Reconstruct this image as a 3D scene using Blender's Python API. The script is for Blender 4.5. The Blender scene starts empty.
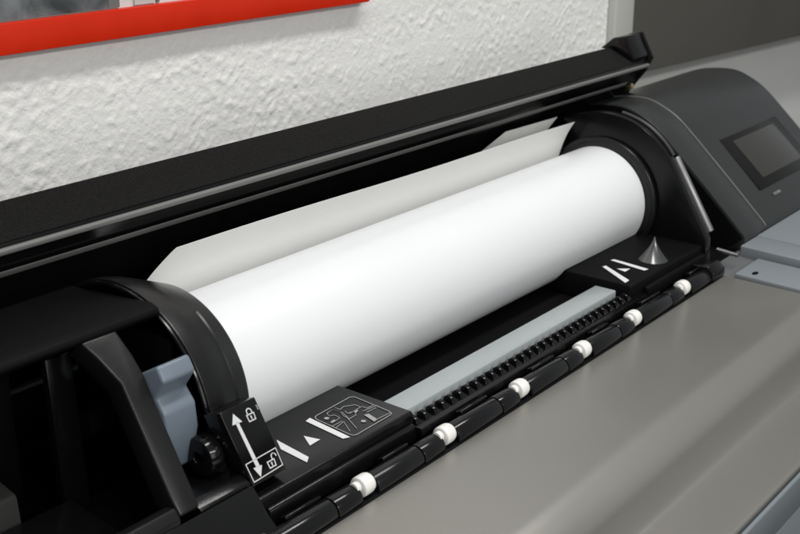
import bpy, bmesh, math, random
from mathutils import Vector, Matrix, noise
random.seed(4)
S = bpy.context.scene
COL = S.collection
OZ = 1.42                      # the camera stands at x=0 y=0 and this height above the floor
R = math.radians

# ------------------------------------------------------------------ materials
def new_mat(name, color, rough=0.5, spec=0.5, metal=0.0, coat=0.0, coat_rough=0.1):
    m = bpy.data.materials.new(name); m.use_nodes = True
    b = m.node_tree.nodes['Principled BSDF']
    b.inputs['Base Color'].default_value = (*color, 1)
    b.inputs['Roughness'].default_value = rough
    b.inputs['Specular IOR Level'].default_value = spec
    b.inputs['Metallic'].default_value = metal
    b.inputs['Coat Weight'].default_value = coat
    b.inputs['Coat Roughness'].default_value = coat_rough
    return m

def grain(m, scale=800, bump=0.15, dist=0.0004, vary=0.12, rvary=0.1, big=14):
    """fine moulded grain (bump), soft blotches in colour and sheen"""
    nt = m.node_tree; N = nt.nodes; L = nt.links
    b = N['Principled BSDF']
    tc = N.new('ShaderNodeTexCoord')
    n1 = N.new('ShaderNodeTexNoise'); n1.inputs['Scale'].default_value = scale; n1.inputs['Detail'].default_value = 3
    n2 = N.new('ShaderNodeTexNoise'); n2.inputs['Scale'].default_value = big; n2.inputs['Detail'].default_value = 5
    L.new(tc.outputs['Object'], n1.inputs['Vector']); L.new(tc.outputs['Object'], n2.inputs['Vector'])
    bp = N.new('ShaderNodeBump'); bp.inputs['Strength'].default_value = bump; bp.inputs['Distance'].default_value = dist
    L.new(n1.outputs['Fac'], bp.inputs['Height']); L.new(bp.outputs['Normal'], b.inputs['Normal'])
    c = b.inputs['Base Color'].default_value[:]
    mx = N.new('ShaderNodeMix'); mx.data_type = 'RGBA'
    mx.inputs['A'].default_value = (c[0]*(1-vary), c[1]*(1-vary), c[2]*(1-vary), 1)
    mx.inputs['B'].default_value = (min(1, c[0]*(1+vary)), min(1, c[1]*(1+vary)), min(1, c[2]*(1+vary)), 1)
    L.new(n2.outputs['Fac'], mx.inputs['Factor']); L.new(mx.outputs['Result'], b.inputs['Base Color'])
    r = b.inputs['Roughness'].default_value
    mr = N.new('ShaderNodeMapRange'); mr.inputs['From Min'].default_value = .3; mr.inputs['From Max'].default_value = .7
    mr.inputs['To Min'].default_value = max(.02, r-rvary); mr.inputs['To Max'].default_value = min(1, r+rvary)
    L.new(n2.outputs['Fac'], mr.inputs['Value']); L.new(mr.outputs['Result'], b.inputs['Roughness'])
    return m

M = {}
M['black']  = grain(new_mat('black_plastic', (.0042, .0042, .0046), .22, .34), 900, .12, .0004, .2, .08)
M['gloss']  = grain(new_mat('black_gloss_plastic', (.005, .005, .0055), .18, .42), 600, .04, .0003, .2, .06)
M['sheen']  = grain(new_mat('black_satin_plastic', (.0075, .0075, .008), .31, .42), 900, .15, .0004, .15, .08)
M['tray']   = grain(new_mat('black_matt_plastic', (.0032, .0032, .0036), .6, .09), 900, .15, .0004, .2, .08)
M['felt']   = grain(new_mat('black_felt', (.0085, .0085, .0083), .9, .2), 620, 1.0, .004, .75, .02, 420)
M['trim']   = grain(new_mat('grey_trim', (.16, .16, .155), .42, .5), 700, .1, .0003, .1, .05)
M['dtrim']  = grain(new_mat('dark_trim', (.045, .045, .043), .30, .5), 700, .1, .0003, .1, .05)
M['paper']  = grain(new_mat('paper', (.765, .78, .80), .34, .45, coat=.25, coat_rough=.16), 500, .05, .0003, .012, .05, 9)
M['tail']   = grain(new_mat('paper_back', (.79, .787, .77), .6, .25), 500, .05, .0003, .02, .05, 9)
M['cover']  = grain(new_mat('warm_grey_paint', (.345, .336, .312), .36, .5, .64), 1500, .07, .0002, .03, .03, 7)
M['deck']   = grain(new_mat('blue_grey_plastic', (.205, .23, .248), .42, .45), 1100, .12, .0003, .03, .05, 8)
M['deckd']  = grain(new_mat('dark_grey_plastic', (.12, .125, .13), .45, .45), 1100, .12, .0003, .05, .05, 8)
M['bar']    = grain(new_mat('pale_grey_blue_paint', (.345, .375, .385), .24, .55), 900, .08, .0003, .05, .06, 10)
M['blue']   = grain(new_mat('slate_blue_plastic', (.155, .19, .235), .40, .5), 900, .1, .0003, .06, .06, 20)
M['house']  = grain(new_mat('charcoal_plastic', (.025, .027, .0275), .31, .45), 1200, .2, .0004, .08, .06, 12)
M['bezel']  = grain(new_mat('screen_bezel', (.007, .0065, .0065), .25, .25), 900, .03, .0002, .1, .04)
M['screen'] = grain(new_mat('screen_glass', (.038, .037, .034), .10, .4), 900, .0, .0002, .05, .02)
M['cone'] = grain(new_mat('polished_dark_plastic', (.16, .16, .162), .26, .9, .9), 600, .02, .0002, .1, .03)
M['ring'] = grain(new_mat('dark_satin_ring', (.07, .07, .07), .40, .5, .6), 300, .1, .0004, .12, .06, 60)
M['rod'] = grain(new_mat('satin_steel', (.30, .30, .30), .45, .5, .9), 300, .1, .0004, .12, .06, 60)
M['chrome'] = grain(new_mat('steel', (.42, .42, .43), .28, .5, 1.0), 300, .08, .0003, .1, .06, 60)
M['white']  = grain(new_mat('white_rubber', (.80, .79, .76), .35, .5), 700, .08, .0003, .05, .05, 90)
M['ink']    = grain(new_mat('white_print', (.70, .71, .72), .5, .4), 900, .05, .0002, .06, .05, 60)
M['inkgrey']= grain(new_mat('grey_print', (.34, .34, .34), .5, .4), 900, .05, .0002, .06, .05, 60)
M['red']    = grain(new_mat('red_gloss_paint', (.56, .020, .003), .36, .3), 160, .12, .0006, .10, .06, 25)
M['mat']    = grain(new_mat('mat_board', (.62, .62, .62), .7, .3), 700, .08, .0003, .02, .05)
M['board']  = grain(new_mat('wall_shadow_grey', (.105, .101, .090), .55, .4), 300, .1, .0006, .10, .06, 5)  # tone of the soft wall shadow, put into a colour
M['brass']  = grain(new_mat('brass', (.70, .55, .30), .3, .5, 1.0), 300, .05, .0003, .1, .05)
M['lid_reflect']  = grain(new_mat('reflection_grey', (.70, .70, .68), .35, .5), 300, .3, .002, .15, .1, 60)  # brightness of the paper's reflection, put into a colour
M['wall']   = grain(new_mat('stucco', (.80, .80, .785), .8, .3), 330, .5, .0012, .05, .05, 18)
M['smooth'] = grain(new_mat('painted_plaster', (.74, .745, .725), .75, .3), 120, .35, .0015, .05, .05, 10)
M['strip']  = grain(new_mat('conduit_paint', (.50, .50, .475), .5, .4), 300, .1, .0004, .04, .05, 10)

def picture_mat():
    m = new_mat('grey_photo_print', (.1, .11, .12), .22, .5); nt = m.node_tree; N = nt.nodes; L = nt.links
    b = N['Principled BSDF']; tc = N.new('ShaderNodeTexCoord')
    n = N.new('ShaderNodeTexNoise'); n.inputs['Scale'].default_value = 26; n.inputs['Detail'].default_value = 8
    n.inputs['Distortion'].default_value = .6
    cr = N.new('ShaderNodeValToRGB')
    cr.color_ramp.elements[0].position = .33; cr.color_ramp.elements[0].color = (.035, .042, .045, 1)
    cr.color_ramp.elements[1].position = .72; cr.color_ramp.elements[1].color = (.24, .26, .27, 1)
    L.new(tc.outputs['Object'], n.inputs['Vector']); L.new(n.outputs['Fac'], cr.inputs['Fac'])
    L.new(cr.outputs['Color'], b.inputs['Base Color'])
    return m
M['photo'] = picture_mat()

# ------------------------------------------------------------------ mesh helpers
def finish(bm, bevel=0.0, seg=2, ang=28):
    bmesh.ops.remove_doubles(bm, verts=bm.verts, dist=1e-6)
    bmesh.ops.recalc_face_normals(bm, faces=bm.faces)
    if bevel > 0:
        es = [e for e in bm.edges if len(e.link_faces) == 2 and e.calc_face_angle(0) > R(ang)]
        bmesh.ops.bevel(bm, geom=es, offset=bevel, segments=seg, affect='EDGES', profile=.5, clamp_overlap=True)
    return bm

def obj(name, bm, mat, parent=None, smooth=35, label=None):
    me = bpy.data.meshes.new(name)
    bm.to_mesh(me); bm.free()
    mats = mat if isinstance(mat, (list, tuple)) else [mat]
    for m in mats: me.materials.append(M[m])
    for p in me.polygons: p.use_smooth = True
    me.set_sharp_from_angle(angle=R(smooth))
    o = bpy.data.objects.new(name, me); COL.objects.link(o)
    if parent is not None:
        o.parent = parent
        # meshes are written in place: a part of an Empty undoes the Empty's own offset
        if parent.type == 'EMPTY': o.location = -parent.location
    else:
        o.location = (0, 0, 0)
    if label: o['label'] = label
    return o

def thing(name, label, cat, loc=(0, 0, 0), group=None, kind=None):
    o = bpy.data.objects.new(name, None); COL.objects.link(o)
    o.location = loc; o.empty_display_size = .05
    tag(o, label, cat, group, kind); return o

def tag(o, label, cat=None, group=None, kind=None):
    o['label'] = label
    if cat: o['category'] = cat
    if group: o['group'] = group
    if kind: o['kind'] = kind

def P(x, y, z): return Vector((x, y, z + OZ))

def prism(bm, prof, x0, x1):
    """closed outline (y, z) swept along the machine's width"""
    a = [bm.verts.new(P(x0, y, z)) for y, z in prof]
    b = [bm.verts.new(P(x1, y, z)) for y, z in prof]
    n = len(prof)
    bm.faces.new(a); bm.faces.new(list(reversed(b)))
    for i in range(n):
        j = (i+1) % n
        bm.faces.new((a[i], b[i], b[j], a[j]))
    return bm

def PR(prof, x0, x1, bevel=0.0, seg=2, ang=28): return finish(prism(bmesh.new(), prof, x0, x1), bevel, seg, ang)

def box(bm, x0, x1, y0, y1, z0, z1): return prism(bm, [(y0, z0), (y1, z0), (y1, z1), (y0, z1)], x0, x1)
def BX(x0, x1, y0, y1, z0, z1, bevel=.001, seg=2): return finish(box(bmesh.new(), x0, x1, y0, y1, z0, z1), bevel, seg)

def lathe_x(bm, prof, cy, cz, n=96, a0=0, a1=360):
    """(x, r) outline turned about an axis parallel to x"""
    full = abs(a1-a0) >= 359.9
    k = n if full else n+1
    rings = []
    for i in range(k):
        t = R(a0 + (a1-a0)*i/n); c, s = math.cos(t), math.sin(t)
        rings.append([bm.verts.new(P(x, cy+r*c, cz+r*s)) for x, r in prof])
    m = len(prof)
    for i in range(n):
        A = rings[i]; B = rings[(i+1) % k]
        for j in range(m):
            q = (j+1) % m
            try: bm.faces.new((A[j], A[q], B[q], B[j]))
            except ValueError: pass
    if not full:
        bm.faces.new(rings[0]); bm.faces.new(list(reversed(rings[-1])))
    return bm

def tube(bm, pts, r, n=10):
    """round bar through 3-D points"""
    pts = [P(*p) for p in pts]; rings = []
    for i, p in enumerate(pts):
        d = (pts[min(i+1, len(pts)-1)] - pts[max(i-1, 0)]).normalized()
        u = d.cross(Vector((1, 0, 0)));
        if u.length < .1: u = d.cross(Vector((0, 0, 1)))
        u.normalize(); v = d.cross(u)
        rings.append([bm.verts.new(p + r*(math.cos(2*math.pi*k/n)*u + math.sin(2*math.pi*k/n)*v)) for k in range(n)])
    for A, B in zip(rings, rings[1:]):
        for k in range(n): bm.faces.new((A[k], A[(k+1) % n], B[(k+1) % n], B[k]))
    bm.faces.new(list(reversed(rings[0]))); bm.faces.new(rings[-1])
    return bm

def plate(bm, pts, f, h=.0003):
    """flat printed mark: outline (u, v) carried by f(u, v, height) with a hair of thickness"""
    a = [bm.verts.new(f(u, v, 0.00005)) for u, v in pts]; b = [bm.verts.new(f(u, v, h)) for u, v in pts]
    n = len(pts)
    bm.faces.new(list(reversed(a))); bm.faces.new(b)
    for i in range(n): bm.faces.new((a[i], a[(i+1) % n], b[(i+1) % n], b[i]))

def ribbon(bm, pts, w, f, closed=False, h=.0003):
    """printed line of width w (metres) along points; f maps metres in the plane"""
    n = len(pts); P2 = [Vector(p) for p in pts]; Lf = []; Rt = []
    for i in range(n):
        a = P2[i-1] if (i > 0 or closed) else P2[i]
        b = P2[(i+1) % n] if (i < n-1 or closed) else P2[i]
        d1 = (P2[i]-a); d2 = (b-P2[i])
        d1 = d1.normalized() if d1.length > 1e-9 else d2.normalized()
        d2 = d2.normalized() if d2.length > 1e-9 else d1
        t = d1 + d2
        t = t.normalized() if t.length > 1e-6 else d1
        nv = Vector((-t.y, t.x)); k = 1/max(.5, nv.dot(Vector((-d1.y, d1.x))))
        Lf.append(P2[i] + nv*w*.5*k); Rt.append(P2[i] - nv*w*.5*k)
    for i in range(n if closed else n-1):
        j = (i+1) % n
        plate(bm, [Lf[i], Rt[i], Rt[j], Lf[j]], f, h)

def circle(cx, cy, r, n=20, a0=0, a1=360):
    full = abs(a1-a0) >= 359
    return [(cx+r*math.cos(R(a0+(a1-a0)*i/(n if full else n-1))), cy+r*math.sin(R(a0+(a1-a0)*i/(n if full else n-1)))) for i in range(n)]

def arc(cy, cz, r, a0, a1, n):
    return [(cy+r*math.cos(R(a0+(a1-a0)*i/n)), cz+r*math.sin(R(a0+(a1-a0)*i/n))) for i in range(n+1)]

def spline(pts, n=6):
    out = []
    for i in range(len(pts)-1):
        p0 = pts[max(i-1, 0)]; p1 = pts[i]; p2 = pts[i+1]; p3 = pts[min(i+2, len(pts)-1)]
        for k in range(n):
            t = k/n
            out.append(tuple(.5*((2*b)+(-a+c)*t+(2*a-5*b+4*c-d)*t*t+(-a+3*b-3*c+d)*t**3) for a, b, c, d in zip(p0, p1, p2, p3)))
    out.append(pts[-1]); return out

AY, AZ, RR = .610, -.3636, .0586       # axis and radius of the paper roll

# ------------------------------------------------------------------ the setting: walls
YW = .82
def stucco_wall():
    bm = bmesh.new(); x0, x1, z0, z1, d = -.25, 1.515, -.42, -.04, .0019
    nx, nz = int((x1-x0)/d), int((z1-z0)/d); g = []
    for i in range(nx+1):
        row = []
        for j in range(nz+1):
            x = x0+(x1-x0)*i/nx; z = z0+(z1-z0)*j/nz
            q = Vector((x, z, 3.1))
            warp = Vector((noise.noise(q*22), noise.noise(q*22+Vector((7, 3, 1))), 0))*.006
            ss = lambda v, lo, hi: (lambda t: t*t*(3-2*t))(min(1, max(0, (v-lo)/(hi-lo))))
            dens = noise.noise(q*6.5+Vector((2, 8, 4)))*.34 + noise.noise(q*21)*.16
            a = noise.noise((q+warp)*138); b = noise.noise((q+warp*1.4)*205+Vector((3, 9, 2))); f = noise.noise(q*390+Vector((1, 2, 7)))
            pit = noise.noise((q+warp)*80+Vector((9, 1, 5)))
            h = ss(a+dens, .10, .42)*.00066 + ss(b+dens*.7, .12, .42)*.00036 + ss(pit+dens, .22, .40)*.0005 + f*.00012 + noise.noise(q*8)*.0012
            if z > -.178: h *= .35+.65*ss(-z, .158, .178)                     # trowelled smoother below the frame
            row.append(bm.verts.new(P(x, YW-h, z)))
        g.append(row)
    for i in range(nx):
        for j in range(nz):
            bm.faces.new((g[i][j], g[i+1][j], g[i+1][j+1], g[i][j+1]))
    # plain continuation above, and the wall's thickness
    bm.normal_update()
    box(bm, x0, x1, YW+.006, YW+.17, -.8, .9)
    return bm
w = obj('wall', stucco_wall(), 'wall', None, 180)
tag(w, 'white rough stucco wall behind the printer', 'wall', kind='structure')

bm = bmesh.new()
pr = [(1.575, 1.02), (3.4, .85), (3.4, .95), (1.575, 1.12)]
a = [bm.verts.new(P(x, y, -.8)) for x, y in pr]; b = [bm.verts.new(P(x, y, .9)) for x, y in pr]
bm.faces.new(a); bm.faces.new(b)
for i in range(4): bm.faces.new((a[i], a[(i+1) % 4], b[(i+1) % 4], b[i]))
w2 = obj('wall', finish(bm), 'smooth', None)
tag(w2, 'smoother grey painted wall set back behind the control panel', 'wall', kind='structure')

cp = obj('conduit', finish(prism(bmesh.new(), [(YW-.012, -.8), (YW+.16, -.8), (YW+.16, .9), (YW-.012, .9)], 1.5165, 1.573), .004, 3), 'strip')
tag(cp, 'pale vertical strip closing the end of the stucco wall', 'conduit')

# dark board added in place of the soft shadow on the set-back wall
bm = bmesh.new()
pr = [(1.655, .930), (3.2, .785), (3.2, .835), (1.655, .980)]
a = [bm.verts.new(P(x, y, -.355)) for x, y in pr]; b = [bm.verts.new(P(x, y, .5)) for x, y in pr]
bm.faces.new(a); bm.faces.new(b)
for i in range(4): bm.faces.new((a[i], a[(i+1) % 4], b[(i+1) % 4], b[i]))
bd = obj('shadow_board', finish(bm, .003), 'board')
tag(bd, 'dark board standing in for the soft shadow above the control panel', 'board')

# ------------------------------------------------------------------ red picture frame
pf = thing('picture_frame', 'red wooden picture frame hanging on the stucco wall', 'picture frame', (.45, YW-.01, OZ-.15))
FX0, FX1, FZ0, FZ1, FW, FY0, FY1 = -.15, .974, -.1498, .45, .0245, .8070, .8185
def mitre(pts):
    bm = bmesh.new()
    a = [bm.verts.new(P(x, FY0, z)) for x, z in pts]; b = [bm.verts.new(P(x, FY1, z)) for x, z in pts]
    bm.faces.new(a); bm.faces.new(b)
    for i in range(4): bm.faces.new((a[i], a[(i+1) % 4], b[(i+1) % 4], b[i]))
    return finish(bm, .0012, 2)
g = .0002
obj('rail', mitre([(FX0+g, FZ0), (FX1-g, FZ0), (FX1-FW-g, FZ0+FW), (FX0+FW+g, FZ0+FW)]), 'red', pf)
obj('rail', mitre([(FX0+g, FZ1), (FX1-g, FZ1), (FX1-FW-g, FZ1-FW), (FX0+FW+g, FZ1-FW)]), 'red', pf)
obj('stile', mitre([(FX0, FZ0+g), (FX0+FW, FZ0+FW+g), (FX0+FW, FZ1-FW-g), (FX0, FZ1-g)]), 'red', pf)
obj('stile', mitre([(FX1, FZ0+g), (FX1-FW, FZ0+FW+g), (FX1-FW, FZ1-FW-g), (FX1, FZ1-g)]), 'red', pf)
mt = obj('mat_board', BX(FX0+FW-.004, FX1-FW+.004, .8135, .8165, FZ0+FW-.004, FZ1-FW+.004, 0), 'mat', pf)
pc = obj('picture', BX(FX0+FW+.001, .638, .8115, .8133, FZ0+FW+.001, FZ1-.10, 0), 'photo', pf)
obj('picture_edge', BX(.6385, .650, .8115, .8133, FZ0+FW+.001, FZ1-.10, 0), 'trim', pc)
obj('picture_edge', BX(.666, .6885, .8115, .8133, FZ0+FW+.001, FZ1-.10, 0), 'strip', pc)
obj('picture_edge', BX(.6905, .6935, .8115, .8133, FZ0+FW+.001, FZ1-.10, 0), 'trim', pc)

# ------------------------------------------------------------------ the printer
pt = thing('wide_format_printer', 'black and grey wide format printer with its lid open over a paper roll', 'printer', (.78, .55, OZ-.70))

# --- lid
lid_prof = [(.676, -.2225), (.6455, -.2372), (.6445, -.2450), (.652, -.2475), (.660, -.2640), (.668, -.2720), (.679, -.290),
            (.690, -.306), (.705, -.324), (.740, -.345), (.765, -.400), (.785, -.400), (.785, -.345), (.760, -.29), (.72, -.250), (.69, -.2300)]
LX0, LX1 = .02, 1.30
lid = obj('lid', PR(lid_prof, LX0, LX1, .0012, 2, 40), 'gloss', pt)
# felt along the lip: lies on the lip's sloping end face
fe = [(.6790, -.2205), (.6452, -.2360), (.6447, -.2369), (.6457, -.2374), (.6860, -.2270), (.6860, -.2235)]
obj('felt_strip', PR(fe, LX0+.004, LX1-.012, .0004, 1), 'felt', lid)
obj('edge_trim', PR([(.6422, -.2400), (.6448, -.2398), (.6446, -.2438), (.6430, -.2446), (.6415, -.2440), (.6410, -.2410)], LX0, LX1-.004, .0008, 2), 'trim', lid)
obj('rib', PR([(.6565, -.2600), (.6600, -.2650), (.6590, -.2652), (.6563, -.2617), (.6554, -.2604)], LX0, LX1-.03, .0003, 1), 'trim', lid)
obj('end_cap', PR([(.694, -.2315), (.675, -.2080), (.657, -.2040), (.6405, -.2335), (.6485, -.2500), (.6640, -.2700), (.690, -.3070), (.712, -.300)], 1.3003, 1.306, .002, 2), 'black', lid)
obj('end_cap', PR([(.6905, -.2224), (.674, -.2085), (.658, -.2055), (.645, -.2300), (.6455, -.2365), (.676, -.2222)], 1.262, 1.2998, .0015, 2), 'black', lid)
bm = bmesh.new(); tube(bm, [(1.2725, .6500, -.2640), (1.2725, .660, -.2700)], .0035, 14); obj('screw', finish(bm, .0005), 'brass', lid)
# pale sheet added for the loose paper end's reflection in the lid
def sheet(quad, th=.0006, n=8, bow=0.0):
    bm = bmesh.new(); q = [Vector(c) for c in quad]; nrm = (q[1]-q[0]).cross(q[3]-q[0]).normalized(); g = []
    for i in range(n+1):
        row = []
        for j in range(n+1):
            u, v = i/n, j/n
            p = q[0]*(1-u)*(1-v)+q[1]*u*(1-v)+q[2]*u*v+q[3]*(1-u)*v + nrm*bow*math.sin(math.pi*u)*math.sin(math.pi*v)
            row.append((p, p+nrm*th))
        g.append(row)
    V = [[(bm.verts.new(P(*a)), bm.verts.new(P(*b))) for a, b in r] for r in g]
    for i in range(n):
        for j in range(n):
            for k in (0, 1): bm.faces.new((V[i][j][k], V[i+1][j][k], V[i+1][j+1][k], V[i][j+1][k]))
    for i in range(n):
        for j in (0, n): bm.faces.new((V[i][j][0], V[i+1][j][0], V[i+1][j][1], V[i][j][1])); bm.faces.new((V[j][i][0], V[j][i+1][0], V[j][i+1][1], V[j][i][1]))
    return finish(bm)
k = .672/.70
obj('paper_reflection', sheet([(1.027*k, .672, -.306*k), (1.140*k, .672, -.318*k), (1.178*k, .668, -.292*k), (1.070*k, .668, -.290*k)], .0006, 8, .002), 'lid_reflect', lid)

# --- black tray under the roll
obj('roll_tray', PR([(.4795, -.4205), (.80, -.4205), (.80, -.52), (.4795, -.52)], .02, 1.46), 'tray', pt)
back = obj('tray_back', BX(.02, 1.163, .745, .76, -.42, -.402, .001), 'tray', pt)

# --- left housing with a window in its sloping front
lh = obj('side_housing', PR([(.5640, -.2825), (.5660, -.2790), (.5720, -.2770), (.640, -.2836), (.705, -.2880), (.705, -.3020), (.610, -.3020), (.585, -.2905), (.5665, -.2860)], .02, .466, .0015, 3), 'tray', pt)
AA = Vector((0, .5628, -.2864)); AD = (Vector((0, .491, -.380)) - AA).normalized(); AN = Vector((0, AD.z, -AD.y))
if AN.y > 0: AN = -AN
bm = bmesh.new(); armp = [(.4030, -.0040), (.4085, .0080), (.4155, .0290), (.4095, .1050), (.4095, .1180), (.4255, .1180), (.4335, .0270), (.4330, .0150), (.4300, -.0040)]
a = [bm.verts.new(P(*(AA + Vector((x, 0, 0)) + AD*q))) for x, q in armp]; b = [bm.verts.new(P(*(AA + Vector((x, 0, 0)) + AD*q - AN*.019))) for x, q in armp]
bm.faces.new(a); bm.faces.new(list(reversed(b)))
for i in range(len(armp)): k = (i+1) % len(armp); bm.faces.new((a[i], b[i], b[k], a[k]))
obj('sloping_arm', finish(bm, .0018, 3), 'sheen', lh)
obj('window_sill', PR([(.495, -.3752), (.4905, -.3812), (.4905, -.4195), (.5085, -.4195), (.5085, -.3855), (.5025, -.3765)], .02, .4092, .0012, 2), 'sheen', lh)
obj('inner_rib', PR([(.598, -.3025), (.604, -.3025), (.600, -.4200), (.592, -.4200)], .399, .4185, .001), 'black', lh)
obj('inner_rib', PR([(.640, -.3025), (.646, -.3025), (.646, -.4200), (.640, -.4200)], .02, .399, .001), 'tray', lh)
obj('inner_block', PR([(.594, -.382), (.636, -.372), (.636, -.4200), (.590, -.4200)], .20, .366, .002), 'dtrim', lh)
obj('inner_panel', PR([(.53, -.402), (.585, -.396), (.585, -.4200), (.53, -.4200)], .30, .398, .0015), 'black', lh)
obj('front_step', PR([(.4903, -.384), (.4903, -.4195), (.462, -.4195), (.464, -.412), (.476, -.4015)], .02, .4695, .0015, 2), 'black', lh)
obj('front_step', PR([(.560, -.395), (.560, -.4195), (.4915, -.4195), (.4915, -.3835), (.5, -.3795)], .426, .4695, .0015, 2), 'black', lh)

# --- hood over the roll's near end: a flared band
def hood_bm():
    bm = bmesh.new()
    pr = spline([(.467, .0885), (.480, .0865), (.498, .0795), (.517, .0715)], 5)
    prof = [(x, r) for x, r in pr] + [(x, r-.005) for x, r in reversed(pr)]
    lathe_x(bm, prof, AY, AZ+.003, 72, 40, 222)
    return finish(bm, .0009, 2, 50)
hd = obj('roll_hood', hood_bm(), 'sheen', pt)
bm = bmesh.new(); lathe_x(bm, [(.4985, .02), (.5015, .02), (.5015, .0740), (.4985, .0740)], AY, AZ+.003, 72, 38, 224); obj('hood_liner', finish(bm), 'tray', hd)
bm = bmesh.new(); tube(bm, [(.4662, AY+.0858*math.cos(R(t)), AZ+.003+.0858*math.sin(R(t))) for t in range(60, 221, 4)], .0016, 8)
obj('hood_rim', finish(bm), 'gloss', hd)
bm = bmesh.new(); lathe_x(bm, [(.4985, .0792), (.5005, .0795), (.5010, .0785), (.499, .0785)], AY, AZ+.003, 30, 122, 176); obj('hood_ridge', finish(bm), 'sheen', hd)
bm = bmesh.new(); lathe_x(bm, [(.503, .012), (.514, .012), (.514, .0655), (.503, .0655)], AY, AZ, 72); fl = obj('spindle_flange', finish(bm, .001), 'black', pt)
bm = bmesh.new(); lathe_x(bm, [(.43, .010), (1.20, .010), (1.20, .002), (.43, .002)], AY, AZ, 24); obj('spindle_shaft', finish(bm), 'tray', pt)
obj('hood_wall', PR([(.66, -.302), (.66, -.4195), (.56, -.4195), (.56, -.302)], .4665, .4715, .0005), 'tray', pt)

# --- slate blue lock lever
lv = obj('lock_lever', PR([(.577, -.3262), (.533, -.3010), (.527, -.3110), (.5365, -.3240), (.5290, -.3330), (.5275, -.3500), (.5345, -.3770), (.546, -.3850), (.556, -.372), (.569, -.350)], .4335, .4605, .0022, 3, 20), 'blue', pt)
bm = bmesh.new(); lathe_x(bm, [(.4535, .004), (.4545, .0130), (.4600, .0142), (.4645, .0142), (.4645, .004)], .5235, -.3700, 40); obj('lever_pivot', finish(bm, .0006), 'gloss', lv)

# --- label plate at the lever's end
L1 = Vector((.462, .5075, -.3375)); EX = Vector((.028, 0, 0)); EY = Vector((.010, -.0155, -.049)); LN = EX.cross(EY).normalized()
if LN.y > 0: LN = -LN
def labf(u, v, h=0): p = L1 + EX*u + EY*v + LN*h; return P(*p)
bm = bmesh.new()
fr = [labf(0, 0), labf(1, 0), labf(1, 1), labf(0, 1)]
fr = [labf(-.03, -.03), labf(1.08, -.03), labf(1.08, 1.03), labf(-.03, 1.03)]
bk = [p + Vector((0, .016, -.006)) for p in fr]
A_ = [bm.verts.new(p) for p in fr]; B_ = [bm.verts.new(p) for p in bk]
bm.faces.new(A_); bm.faces.new(list(reversed(B_)))
for i in range(4): bm.faces.new((A_[i], A_[(i+1) % 4], B_[(i+1) % 4], B_[i]))
lp = obj('label_plate', finish(bm, .0008, 2), 'gloss', pt)
SX, SY = EX.length, EY.length
def labm(a, b, h=0): return labf(a/SX, b/SY, h)          # the same plane in metres
def lm(pts): return [(u*SX, v*SY) for u, v in pts]
bm = bmesh.new()
plate(bm, [(.300, .045), (.450, .190), (.150, .180)], labf); plate(bm, [(.255, .170), (.345, .174), (.405, .800), (.245, .790)][:2]+[(.385, .82), (.275, .815)], labf)
plate(bm, [(.185, .805), (.450, .818), (.285, .955)], labf)
ribbon(bm, lm([(.033, .715), (1.022, .703), (1.016, .951), (.043, .974)]), .0006, labm, True)
def padlock(bm, cx, cy, open_):
    w, h = .0062, .0046
    ribbon(bm, [(cx-w/2, cy-h/2), (cx+w/2, cy-h/2), (cx+w/2-.0004, cy+h/2), (cx-w/2+.0002, cy+h/2)], .00075, labm, True)
    ox = w*.62 if open_ else 0
    sh = [(cx+ox-w*.32, cy-h/2)] + circle(cx+ox, cy-h/2-.0020, w*.32, 10, 180, 360) + [(cx+ox+w*.32, cy-h/2+(0 if not open_ else -.0012))]
    ribbon(bm, sh, .0008, labm)
    plate(bm, circle(cx, cy-.0004, .0007, 10), labm); plate(bm, [(cx-.0003, cy), (cx+.0003, cy), (cx+.0005, cy+.0014), (cx-.0005, cy+.0014)], labm)
padlock(bm, .745*SX, .190*SY, False); padlock(bm, .735*SX, .868*SY, True)
for q in (.075, .10, .125): ribbon(bm, lm([(1.0, q), (1.035, q+.01)]), .0005, labm)
obj('printed_symbols', finish(bm), 'ink', lp)

# --- pictogram platform at the near end and its twin at the far end
ZP = -.395
plf = obj('guide_platform', PR([(.4865, -.3965), (.4885, -.3952), (.600, -.395), (.640, -.4195), (.4865, -.4195)], .470, .634, .0022, 3, 20), 'black', pt)
def flat(u, v, h=0): return P(u, v, ZP+.00012+h)
bm = bmesh.new()
plate(bm, [(.5372, .5345), (.5325, .4994), (.5263, .4953), (.5290, .5225)], flat)
plate(bm, [(.5773, .5392), (.5727, .4963), (.5677, .4987), (.5716, .5380)], flat)
plate(bm, [(.5535, .5234), (.5567, .5107), (.5456, .5102)], flat)
obj('printed_marks', finish(bm), 'ink', plf)
PICT = {'frame': [(.6225, .5390), (.6250, .5365), (.6223, .5008), (.6205, .4966), (.618, .4957), (.5786, .4951), (.576, .4966), (.5758, .5001), (.5788, .5340), (.5803, .5367), (.5833, .5380)],
'a': [(.6017, .5361), (.6015, .5309), (.6073, .5321), (.6148, .5273), (.6144, .5215), (.6006, .5208)],
'b': [(.591, .5345), (.5985, .5356), (.5995, .5298), (.5952, .5216), (.5947, .5179), (.5859, .5013)],
'c': [(.6157, .5215), (.6159, .5166), (.6224, .516)], 'd': [(.6104, .5159), (.6245, .5134)], 'e': [(.6108, .5124), (.621, .5116)],
'f': [(.6059, .4992), (.6209, .498)], 'g': [(.5773, .5137), (.5883, .5157), (.5796, .5023)], 'h': [(.5778, .5174), (.5882, .5172)],
'i': [(.591, .5345), (.5885, .5301), (.5922, .5284), (.5913, .5221), (.5861, .5214)],
'j': [(.6021, .5265), (.6003, .5227), (.6055, .5206), (.6023, .5157), (.5943, .5154)], 'k': [(.5991, .5272), (.598, .5241), (.5936, .5148)]}
bm = bmesh.new()
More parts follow.
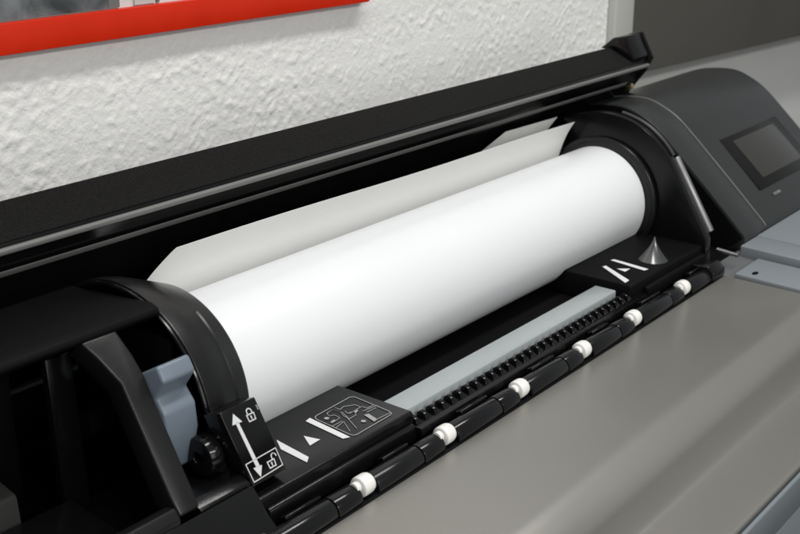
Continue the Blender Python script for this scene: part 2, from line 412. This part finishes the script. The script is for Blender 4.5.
for kk, v in PICT.items(): ribbon(bm, v, .00062 if kk == 'frame' else .00045, flat, kk == 'frame')
plate(bm, [(.6059, .5111), (.6094, .5096), (.6064, .4986), (.602, .4982)], flat)
for c in ((.5846, .5291), (.5979, .5049)): plate(bm, circle(*c, .0019, 18), flat)
plate(bm, [(.5815, .5228), (.586, .5235), (.5863, .5211), (.5812, .5209)], flat); plate(bm, [(.606, .5215), (.6095, .5217), (.609, .5192), (.6032, .5175)], flat)
obj('printed_pictogram', finish(bm), 'inkgrey', plf)

obj('platform_step', PR([(.4862, -.4030), (.4835, -.4030), (.4815, -.4045), (.4800, -.4195), (.4862, -.4195)], .476, .630, .0008, 2), 'black', plf)
pl2 = obj('guide_platform', PR([(.4865, -.3965), (.4885, -.3952), (.600, -.395), (.640, -.4195), (.4865, -.4195)], .9765, 1.1360, .0022, 3, 20), 'tray', pt)
bm = bmesh.new()
plate(bm, [(1.0087, .5356), (1.0132, .5340), (.9892, .4954), (.9805, .4949)], flat)
plate(bm, [(1.0314, .5388), (1.0360, .5370), (1.0304, .4957), (1.0240, .4971)], flat)
plate(bm, [(1.012, .5210), (1.0201, .5107), (1.009, .5104)], flat)
obj('printed_marks', finish(bm), 'ink', pl2)
obj('platform_step', PR([(.4862, -.4030), (.4835, -.4030), (.4815, -.4045), (.4800, -.4195), (.4862, -.4195)], 1.003, 1.134, .0008, 2), 'tray', pl2)
# cone shaped fairing beside the far end of the roll
bm = bmesh.new(); n = 64; rows = []
for t in range(9):
    q = t/8; rr = .0005 + .0165*q**1.5; cx_, cy_, cz_ = 1.0620, .5065, -.3710+(-.3975+.3710)*q
    rows.append([bm.verts.new(P(cx_+rr*math.cos(2*math.pi*i/n), cy_+rr*math.sin(2*math.pi*i/n), cz_)) for i in range(n)])
for A_, B_ in zip(rows, rows[1:]):
    for i in range(n): bm.faces.new((A_[i], B_[i], B_[(i+1) % n], A_[(i+1) % n]))
bm.faces.new(rows[0]); bm.faces.new(list(reversed(rows[-1]))); obj('corner_fairing', finish(bm), 'cone', pl2, 60)

# --- pale painted platen bar
obj('platen_bar', PR([(.4985, -.400), (.5215, -.400), (.5225, -.4195), (.4985, -.4195)], .560, .970, .0016, 3), 'bar', pt)

# --- black comb in front of the bar
cb = obj('comb_rail', PR([(.4975, -.4085), (.4800, -.4085), (.4785, -.4195), (.4975, -.4195)], .6355, 1.0, .0008), 'black', pt)
tooth = [(.4958, -.4086), (.4958, -.4050), (.4925, -.4024), (.4880, -.4042), (.4855, -.4086)]
def tooth_bm(x):
    bm = bmesh.new(); w = .0076
    a = [bm.verts.new(P(x + (0.0006 if z > -.406 else 0), y, z)) for y, z in tooth]
    b = [bm.verts.new(P(x + w - (0.0034 if z > -.406 else 0), y, z)) for y, z in tooth]
    bm.faces.new(a); bm.faces.new(list(reversed(b)))
    for i in range(len(tooth)): bm.faces.new((a[i], b[i], b[(i+1) % len(tooth)], a[(i+1) % len(tooth)]))
    return finish(bm, .0003, 1)
t0 = obj('comb_tooth', tooth_bm(.638), 'black', cb)
for i in range(1, 30):
    c = t0.copy(); c.parent = cb; c.location = (i*.0115, 0, 0); COL.objects.link(c)

# --- pinch roller housing: rounded black segments with white wheels between
WX = [.450, .550, .645, .747, .848, .942, 1.046]
YR, ZR, RB = .4668, -.4172, .0092
rail = obj('roller_rail', PR([(.4784, -.4130), (.4784, -.4200), (.4600, -.4235), (.4600, -.4270), (.4785, -.4270), (.4600, -.4300)][:2]+[(.456, -.4205), (.456, -.4235), (.4784, -.4235)], .02, 1.100, .0008), 'tray', pt)
sec = arc(YR, ZR, RB, 30, 205, 16) + [(YR-.008, ZR-.0065), (YR+.008, ZR-.0065)]
def seg(x0, x1):
    return obj('rail_segment', PR(sec, x0, x1, .0007, 2, 40), 'gloss', rail)
edges = []
prev = .02
for wx in WX:
    j = wx-.034
    if j > prev+.01: seg(prev, j-.0007)
    seg(j+.0007, wx-.0088); prev = wx+.0088
seg(prev, 1.100)
# raised flat lip behind the rounded segments
for a_, b_ in zip([.02]+[q+.030 for q in WX], [q-.036 for q in WX]+[1.10]):
    if b_-a_ > .02: obj('rail_lip', PR([(.4782, -.4090), (.4722, -.4062), (.4712, -.4082), (.4745, -.4140), (.4782, -.4140)], a_, b_, .0005, 1), 'black', rail)
bm = bmesh.new()
lathe_x(bm, [(x*.88, q*.86) for x, q in [(-.0064, .0074), (-.0058, .0084), (-.0045, .0088), (.0, .0089), (.0045, .0087), (.0066, .0080), (.0077, .0066), (.0082, .004), (.0082, .0015), (-.0064, .0015)]], .4655, -.4122, 40)
bmesh.ops.recalc_face_normals(bm, faces=bm.faces)
w0 = obj('pinch_wheel', bm, 'white', pt)
base = w0.location.copy(); w0.location = base + Vector((WX[0], 0, 0))
bm = bmesh.new(); lathe_x(bm, [(-.0110, .0042), (-.0069, .0042), (-.0069, .001), (-.0110, .001)], .4650, -.4105, 20); ax = obj('axle_stub', finish(bm), 'white', w0)
for wx in WX[1:]:
    c = w0.copy(); c.location = base + Vector((wx, 0, 0)); COL.objects.link(c); c.parent = pt
    d = ax.copy(); COL.objects.link(d); d.parent = c

# --- far end: flange, hood plate, steel rod
bm = bmesh.new(); lathe_x(bm, [(1.1275, .010), (1.1345, .010), (1.1345, .0690), (1.1275, .0690)], AY, AZ, 96); ff = obj('spindle_flange', finish(bm, .0016, 3), 'sheen', pt)
bm = bmesh.new(); lathe_x(bm, [(1.1270, .0630), (1.1274, .0630), (1.1274, .0645), (1.1270, .0645)], AY, AZ, 96); obj('flange_ring', finish(bm), 'gloss', ff)
# hood plate: arch then a straight edge down to the front
ar = arc(AY, AZ, .0945, 75, 144, 24)
plate_prof = [(.72, -.4195), (.70, -.31), (.66, -.2775)] + ar + [(.4865, -.3840), (.4835, -.3900), (.4815, -.4195)]
pf_ = obj('far_hood', PR(plate_prof, 1.1365, 1.1495, .0012, 2, 30), 'black', pt)
bm = bmesh.new(); tube(bm, [(1.1480, y-.0006, z+.0010) for y, z in ar[8:]], .0022, 10); obj('hood_rim', finish(bm), 'ring', pf_)
bm = bmesh.new(); tube(bm, [(1.1550, .5335, -.3105), (1.1550, .4875, -.3850)], .0045, 16); obj('hood_rod', finish(bm, .0008), 'rod', pf_)
obj('far_end_cap', PR([(.4830, -.4060), (.4640, -.4045), (.4560, -.4110), (.4560, -.4195), (.4830, -.4195)], 1.1010, 1.1290, .002, 3), 'black', pt)
bm = bmesh.new(); tube(bm, [(1.158, .479, -.4040), (1.158, .4555, -.4060)], .0022, 10); obj('hinge_pin', finish(bm), 'chrome', pt)

# --- control panel housing
hp = [(.735, -.4195), (.750, -.345), (.7294, -.3126), (.7034, -.2907), (.6721, -.2798), (.6330, -.2767), (.6085, -.2839), (.5856, -.2970), (.5627, -.3168), (.5179, -.3584), (.4735, -.4005), (.4712, -.4040), (.4712, -.4300), (.50, -.4300)]
front = spline(hp[3:9], 4)
hp = hp[:3] + front + hp[9:]
cph = obj('control_panel', PR(hp, 1.2725, 1.528, .004, 4, 60), 'house', pt)
obj('panel_end', PR(hp, 1.214, 1.2712, .0010, 2, 60), 'house', cph)
seamp = [(y, z) for y, z in hp[2:-2]]
bm = bmesh.new(); tube(bm, [(1.27185, y, z) for y, z in seamp], .0009, 8); obj('seam_line', finish(bm), 'trim', cph)
obj('groove_wall', PR([(y+.002, z-.001) for y, z in hp[2:-2]] + [(.50, -.4290), (.72, -.4290)], 1.2105, 1.2137, 0), 'tray', cph)
# the display lies on the sloping face
SL0 = Vector((0, .5856, -.2970)); SD = (Vector((0, .5179, -.3584)) - SL0).normalized(); SN = SD.cross(Vector((1, 0, 0))).normalized()
if SN.z < 0: SN = -SN
def slope(u, v, h=0): p = SL0 + Vector((u, 0, 0)) + SD*v + SN*h; return P(*p)
def slab(x0, x1, v0, v1, h0, h1, bevel=.0006):
    bm = bmesh.new()
    q = [(x0, v0), (x1, v0), (x1, v1), (x0, v1)]
    a = [bm.verts.new(slope(u, v, h0)) for u, v in q]; b = [bm.verts.new(slope(u, v, h1)) for u, v in q]
    bm.faces.new(a); bm.faces.new(b)
    for i in range(4): bm.faces.new((a[i], a[(i+1) % 4], b[(i+1) % 4], b[i]))
    return finish(bm, bevel, 2)
vb0, vb1 = .0417, .1183
dp = obj('display', slab(1.315, 1.488, vb0, vb1, -.003, .0010), 'bezel', cph)
obj('screen', slab(1.342, 1.467, vb0+.008, vb1-.012, .0005, .0013, .0001), 'screen', dp)
obj('panel_button', slab(1.336, 1.355, vb1+.0095, vb1+.0135, -.001, .0008), 'deckd', cph)
obj('button_mark', slab(1.346, 1.355, vb1+.0100, vb1+.0132, .0007, .0011, .0001), 'trim', cph)

# --- deck at the right of the cover
dk = obj('deck', PR([(.4780, -.4195), (.4480, -.4225), (.2800, -.4290), (.270, -.4340), (.270, -.70), (.4780, -.70)], 1.1315, 1.540, .001), 'deckd', pt)
obj('deck_well', BX(1.1500, 1.2100, .4785, .60, -.435, -.4215, .001), 'deckd', dk)
d1 = obj('deck_plate', PR([(.275, -.4220), (.4465, -.4165), (.4465, -.4240), (.275, -.4330)], 1.1320, 1.1930, .0012, 3), 'deck', dk)
obj('deck_plate', PR([(.275, -.4145), (.4700, -.4085), (.4700, -.4240), (.275, -.4310)], 1.1990, 1.2440, .0015, 3), 'deck', dk)
obj('deck_plate', PR([(.275, -.4145), (.4700, -.4085), (.4700, -.4240), (.275, -.4310)], 1.2452, 1.5400, .0008, 3), 'deck', dk)
bm = bmesh.new()
plate(bm, [(1.1455+.0054*math.cos(2*math.pi*i/20), .4300+.0028*math.sin(2*math.pi*i/20)) for i in range(20)], lambda u, v, h=0: P(u, v, -.4165-(.4465-v)*.0321+.0001+h), .0003)
obj('slot', finish(bm), 'tray', d1)

# --- front cover: one long sheet with a rounded step
cv = [(.4555, -.4235), (.4545, -.4215), (.452, -.4207), (.405, -.4212), (.375, -.4216), (.3625, -.4220), (.3550, -.4239), (.3470, -.4277), (.3400, -.4318), (.3355, -.4360), (.3325, -.4415), (.3307, -.4480), (.3290, -.4560), (.3272, -.4625), (.3252, -.4662), (.3215, -.4672), (.3160, -.4675), (.298, -.4677), (.2760, -.4680), (.2725, -.4688), (.2715, -.4712)]
top = spline(cv, 5)
bot = [(.2755, -.4735), (.315, -.4720), (.36, -.4560), (.4555, -.4330)]
cover = obj('front_cover', PR(top+bot, .02, 1.1285, .0012, 2, 60), 'cover', pt)
obj('body_front', PR([(.2712, -.4748), (.2695, -.4765), (.2695, -.5070), (.2725, -.5070), (.2725, -.5090), (.2695, -.5090), (.2695, -.70), (.4785, -.70), (.4785, -.5210), (.40, -.4880), (.29, -.4780)], .02, 1.1300, .0010, 2), 'deck', pt)

# ------------------------------------------------------------------ paper roll
pr_ = thing('paper_roll', 'white roll of plotter paper with its loose end sticking up', 'paper roll', (.822, AY, OZ+AZ))
bm = bmesh.new()
xs = [.5166 + (1.1259-.5166)*i/50 for i in range(51)]
lathe_x(bm, [(.516, RR-.0010)] + [(x, RR) for x in xs] + [(1.1266, RR-.0010), (1.1266, .026), (.516, .026)], AY, AZ, 160)
for v in bm.verts:
    d = Vector((0, v.co.y-AY, v.co.z-OZ-AZ))
    if d.length > .05:
        q = Vector((v.co.x*5, d.y*30, d.z*30)); q2 = Vector((v.co.x*26, d.y*22, d.z*22))
        v.co += d.normalized()*(.00022*noise.noise(q) + .00007*noise.noise(q2))
obj('rolled_paper', finish(bm), 'paper', pr_)
def tail_bm():
    prof = spline([(AY+(RR+.0003)*math.cos(R(8)), AZ+(RR+.0003)*math.sin(R(8))), (AY+(RR+.0005)*math.cos(R(26)), AZ+(RR+.0005)*math.sin(R(26))), (.6570, -.3170), (.6500, -.2990), (.6430, -.2855), (.6365, -.2750)], 5)
    bm = bmesh.new(); n = 60; m = len(prof); g = []
    for i in range(n+1):
        u = i/n; row = []
        for j, (y, z) in enumerate(prof):
            t = j/(m-1)
            xl = .5165 + max(0, t-.45)*.052
            x = xl + (1.1255 - .004*t - xl)*u
            lift = t*t*(.0010 - .0068*u) + .0007*t*math.sin(u*9)
            row.append((bm.verts.new(P(x, y+.003*t*u, z+lift)), bm.verts.new(P(x, y+.003*t*u+.0003, z+lift+.0001))))
        g.append(row)
    for i in range(n):
        for j in range(m-1):
            bm.faces.new((g[i][j][0], g[i+1][j][0], g[i+1][j+1][0], g[i][j+1][0])); bm.faces.new((g[i][j][1], g[i][j+1][1], g[i+1][j+1][1], g[i+1][j][1]))
        for j in (0, m-1): bm.faces.new((g[i][j][0], g[i][j][1], g[i+1][j][1], g[i+1][j][0]))
    for i in (0, n):
        for j in range(m-1): bm.faces.new((g[i][j][0], g[i][j+1][0], g[i][j+1][1], g[i][j][1]))
    return finish(bm)
obj('loose_end', tail_bm(), 'tail', pr_, 60)

# ------------------------------------------------------------------ light: fluorescent ceiling tubes out of frame, plus an added fill panel
wd = bpy.data.worlds.new('World'); S.world = wd; wd.use_nodes = True
bg = wd.node_tree.nodes['Background']; bg.inputs['Color'].default_value = (.93, .97, 1, 1); bg.inputs['Strength'].default_value = .25
# dim room: pale walls and ceiling all round, a dark floor below
_n = wd.node_tree.nodes; _l = wd.node_tree.links
_tc = _n.new('ShaderNodeTexCoord'); _sp = _n.new('ShaderNodeSeparateXYZ'); _cr = _n.new('ShaderNodeValToRGB')
_mr = _n.new('ShaderNodeMapRange'); _mr.inputs['From Min'].default_value = -1; _mr.inputs['From Max'].default_value = 1
_e = _cr.color_ramp.elements; _e[0].position = .455; _e[0].color = (.03, .03, .03, 1); _e[1].position = .50; _e[1].color = (.93, .97, 1, 1)
_l.new(_tc.outputs['Generated'], _sp.inputs['Vector']); _l.new(_sp.outputs['Z'], _mr.inputs['Value'])
_l.new(_mr.outputs['Result'], _cr.inputs['Fac']); _l.new(_cr.outputs['Color'], bg.inputs['Color'])
def tube_or_fill_light(loc, target, sx, sy, power, col=(1, .985, .95)):
    L = bpy.data.lights.new('tube_or_fill_lamp', 'AREA'); L.shape = 'RECTANGLE'; L.size = sx; L.size_y = sy; L.energy = power; L.color = col
    o = bpy.data.objects.new('tube_or_fill_lamp', L); COL.objects.link(o); o.location = P(*loc)
    d = (P(*target) - o.location).normalized(); o.rotation_euler = d.to_track_quat('-Z', 'Y').to_euler()
    return o
tube_or_fill_light((.9, .08, 1.45), (.9, .45, -.4), 2.2, .20, 27)
tube_or_fill_light((.2, -2.1, 1.15), (.8, .6, -.36), 2.4, .14, 28)
tube_or_fill_light((-.2, -2.3, .10), (.8, .6, -.36), 2.4, 1.2, 15)  # added low fill panel lifting the roll's lower half, not a tube

# ------------------------------------------------------------------ camera
cam = bpy.data.cameras.new('camera'); co = bpy.data.objects.new('camera', cam); COL.objects.link(co); S.camera = co
cam.sensor_width = 36; cam.lens = 1186/800*36; cam.clip_start = .02; cam.clip_end = 50
p, h = R(19.3718), R(38.2198)
F = Vector((math.cos(p)*math.cos(h), math.cos(p)*math.sin(h), -math.sin(p)))
co.location = P(0, 0, 0); co.rotation_euler = F.to_track_quat('-Z', 'Y').to_euler()
cam.dof.use_dof = True; cam.dof.focus_distance = .92; cam.dof.aperture_fstop = 14

S.view_settings.view_transform = 'Standard'; S.view_settings.look = 'None'; S.view_settings.exposure = .14; S.view_settings.gamma = 1
S.cycles.max_bounces = 8
